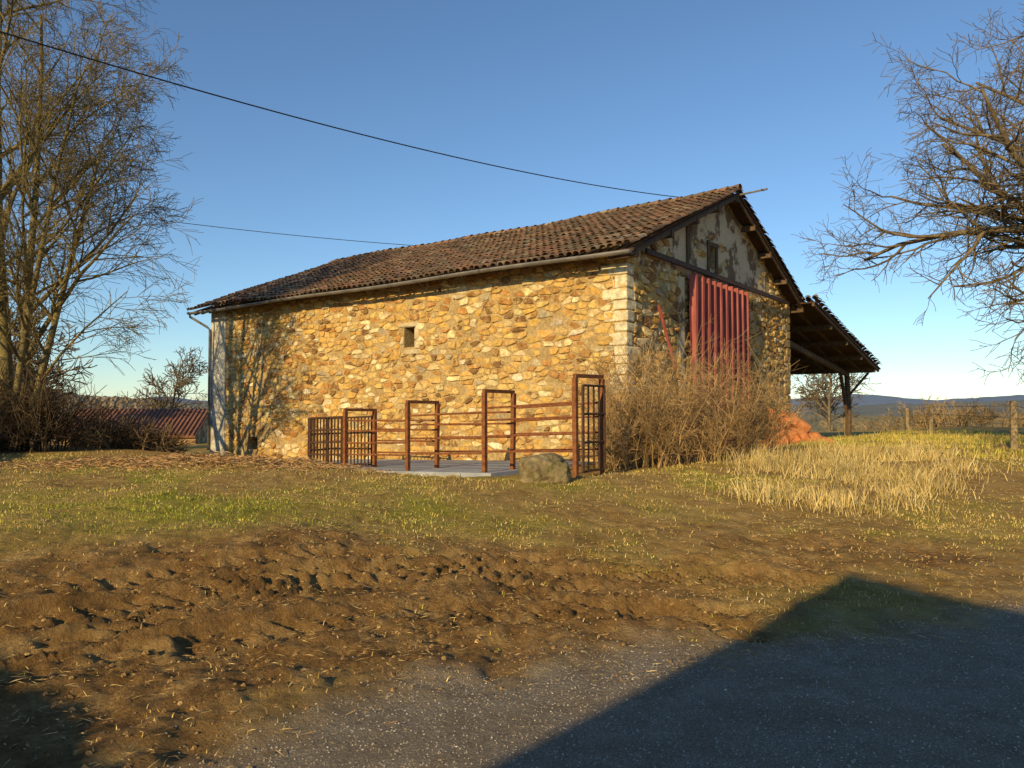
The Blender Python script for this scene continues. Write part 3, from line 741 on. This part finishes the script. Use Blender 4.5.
# ---------------------------------------------------------------- distant hills
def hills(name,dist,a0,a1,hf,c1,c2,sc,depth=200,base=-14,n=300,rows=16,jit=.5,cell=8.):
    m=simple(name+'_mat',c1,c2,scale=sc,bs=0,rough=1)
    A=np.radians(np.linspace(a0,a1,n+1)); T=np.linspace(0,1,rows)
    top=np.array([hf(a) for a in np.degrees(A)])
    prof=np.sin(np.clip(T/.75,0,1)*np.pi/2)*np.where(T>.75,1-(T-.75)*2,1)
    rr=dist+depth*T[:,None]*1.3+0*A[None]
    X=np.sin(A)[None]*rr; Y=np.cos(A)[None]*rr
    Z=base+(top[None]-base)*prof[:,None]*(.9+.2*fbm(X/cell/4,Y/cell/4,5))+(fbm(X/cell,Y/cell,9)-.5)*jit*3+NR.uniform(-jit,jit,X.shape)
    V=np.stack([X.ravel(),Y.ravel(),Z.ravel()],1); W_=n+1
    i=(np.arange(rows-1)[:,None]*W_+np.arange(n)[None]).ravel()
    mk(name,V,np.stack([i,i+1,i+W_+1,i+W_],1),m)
f1=lambda a: 3.4+ (9*math.exp(-((a+35)/8)**2)-2.5)+ 2.5*float(fbm(np.array([a*.5]),np.array([1.]),3)[0])
hills('wooded_hills',260,-75,10,f1,(.22,.16,.09),(.40,.30,.17),.12,110,n=700,rows=26,jit=.45)
f2=lambda a: -4.5+4*float(fbm(np.array([a*.22]),np.array([2.]),5)[0])
hills('wooded_hills',360,0,80,f2,(.15,.13,.075),(.30,.25,.13),.05,160,n=500,rows=18,jit=.5,cell=14)
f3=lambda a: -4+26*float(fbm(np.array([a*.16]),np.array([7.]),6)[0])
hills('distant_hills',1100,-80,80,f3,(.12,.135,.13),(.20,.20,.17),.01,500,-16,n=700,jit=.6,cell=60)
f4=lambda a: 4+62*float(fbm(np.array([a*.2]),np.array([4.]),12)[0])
hills('distant_hills',2300,-80,80,f4,(.15,.20,.29),(.18,.23,.31),.003,700,-16,n=500,jit=.8,cell=120)  # aerial haze is put into the colour: farthest band tinted blue-grey

# ---------------------------------------------------------------- other buildings
def house(name,loc,rz,w,l,he,pitch,rm,wm,wins=True):
    e=empty(name,loc,rz); hr=he+w/2*pitch
    V=[(-w/2,0,0),(w/2,0,0),(w/2,0,he),(0,0,hr),(-w/2,0,he),(-w/2,l,0),(w/2,l,0),(w/2,l,he),(0,l,hr),(-w/2,l,he)]
    F=[(0,1,2,3,4),(9,8,7,6,5),(1,6,7,2),(0,4,9,5)]; mk('walls',V,F,wm,e)
    V=[];F=[];t=.12
    for s in (-1,1):
        b=len(V)
        for y in (-.02,l+.02):
            for x,z in ((0,hr+.0),(s*(w/2+.15),he-.15*pitch)): V+=[(x,y,z+.005),(x,y,z+t)]
        F+=[(b,b+2,b+6,b+4),(b+1,b+5,b+7,b+3),(b,b+1,b+3,b+2),(b+4,b+6,b+7,b+5),(b+2,b+3,b+7,b+6)]
    mk('roof',V,F,rm,e)
    V=[];F=[]; n=int(l/.24)
    for s in (-1,1):
        for i in range(n):
            y=.12+i*l/n; tube(V,F,[Vector((0,y,hr+t+.02)),Vector((s*(w/2+.18),y,he-.18*pitch+t+.02))],[.07,.08],6)
    if l<14: mk('roof_tile_rows',V,F,rm,e)
    if wins:
        V=[];F=[]
        for y in (l*.2,l*.5,l*.8):
            for s in (-1,1): box(V,F,s*w/2-.03,s*w/2+.03,y-.45,y+.45,1.0,2.2)
        box(V,F,-.5,.5,-.03,.02,.05,2.1); mk('windows_and_door',V,F,M_dark,e)
    return e
M_rf=simple('red_roof_tiles',(.18,.085,.055),(.30,.15,.10),scale=3)
house('farmhouse',(-17.6,44,-2.3),math.radians(97),6,7.5,2.35,.45,M_rf,M_rub)
u=Vector((.51,-.86)); ap=Vector((3.24,7.2))-Vector((SUNX,SUNY))*(5.9*CT)
house('farmhouse',(ap.x,ap.y,0),math.atan2(u.y,u.x)-math.pi/2,8.0,16,5.9-.12-4*.66,.66,M_rf,M_render)
sp2=Vector((-1.35,2.85))-Vector((SUNX,SUNY))*(2.8*CT)
house('corner_shadow_caster',(sp2.x,sp2.y,0),math.radians(43.8),2.8,6,2.8-.12-1.4*.5,.5,M_rf,M_wood,False)  # unseen shed shape, added so its shadow darkens the near left corner
cn=Vector((-8.6,14.0))-Vector((SUNX,SUNY))*(3.6*CT)
house('left_shadow_caster',(cn.x-.86*2.5,cn.y-.5*2.5,-.5),math.radians(30),5,12,4.0,.25,M_rf,M_wood,False)  # unseen building added to throw shadow over the left edge and hedge

# ---------------------------------------------------------------- light, sky, camera
w=D.worlds.new('World'); scene.world=w; w.use_nodes=True; nt=w.node_tree
sky=nt.nodes.new('ShaderNodeTexSky'); sky.sky_type='NISHITA'; sky.sun_disc=False; sky.sun_elevation=EL
sky.sun_rotation=math.atan2(-SUNX,-SUNY)%(2*math.pi); sky.air_density=1.0; sky.dust_density=0.0; sky.ozone_density=2.8
mx=nt.nodes.new('ShaderNodeMix'); mx.data_type='RGBA'; mx.blend_type='MULTIPLY'; mx.inputs[0].default_value=1; mx.inputs[7].default_value=(.85,.98,1.07,1)
bg=nt.nodes['Background']; nt.links.new(sky.outputs[0],mx.inputs[6]); nt.links.new(mx.outputs[2],bg.inputs[0]); bg.inputs[1].default_value=.13
sl=D.lights.new('sun','SUN'); sl.energy=5.0; sl.angle=math.radians(.5); sl.color=(1,.75,.36)
so=link(D.objects.new('sun',sl)); so.rotation_euler=Vector((SUNX*math.cos(EL),SUNY*math.cos(EL),-math.sin(EL))).to_track_quat('-Z','Y').to_euler()
cam=D.cameras.new('camera'); cam.sensor_width=36; cam.lens=752/1024*36; cam.clip_end=9000; cam.clip_start=.05
co=link(D.objects.new('camera',cam)); co.location=(0,0,1.6); co.rotation_euler=(math.radians(90+1.83),0,0); scene.camera=co
scene.view_settings.view_transform='Standard'; scene.view_settings.look='None'; scene.view_settings.exposure=0
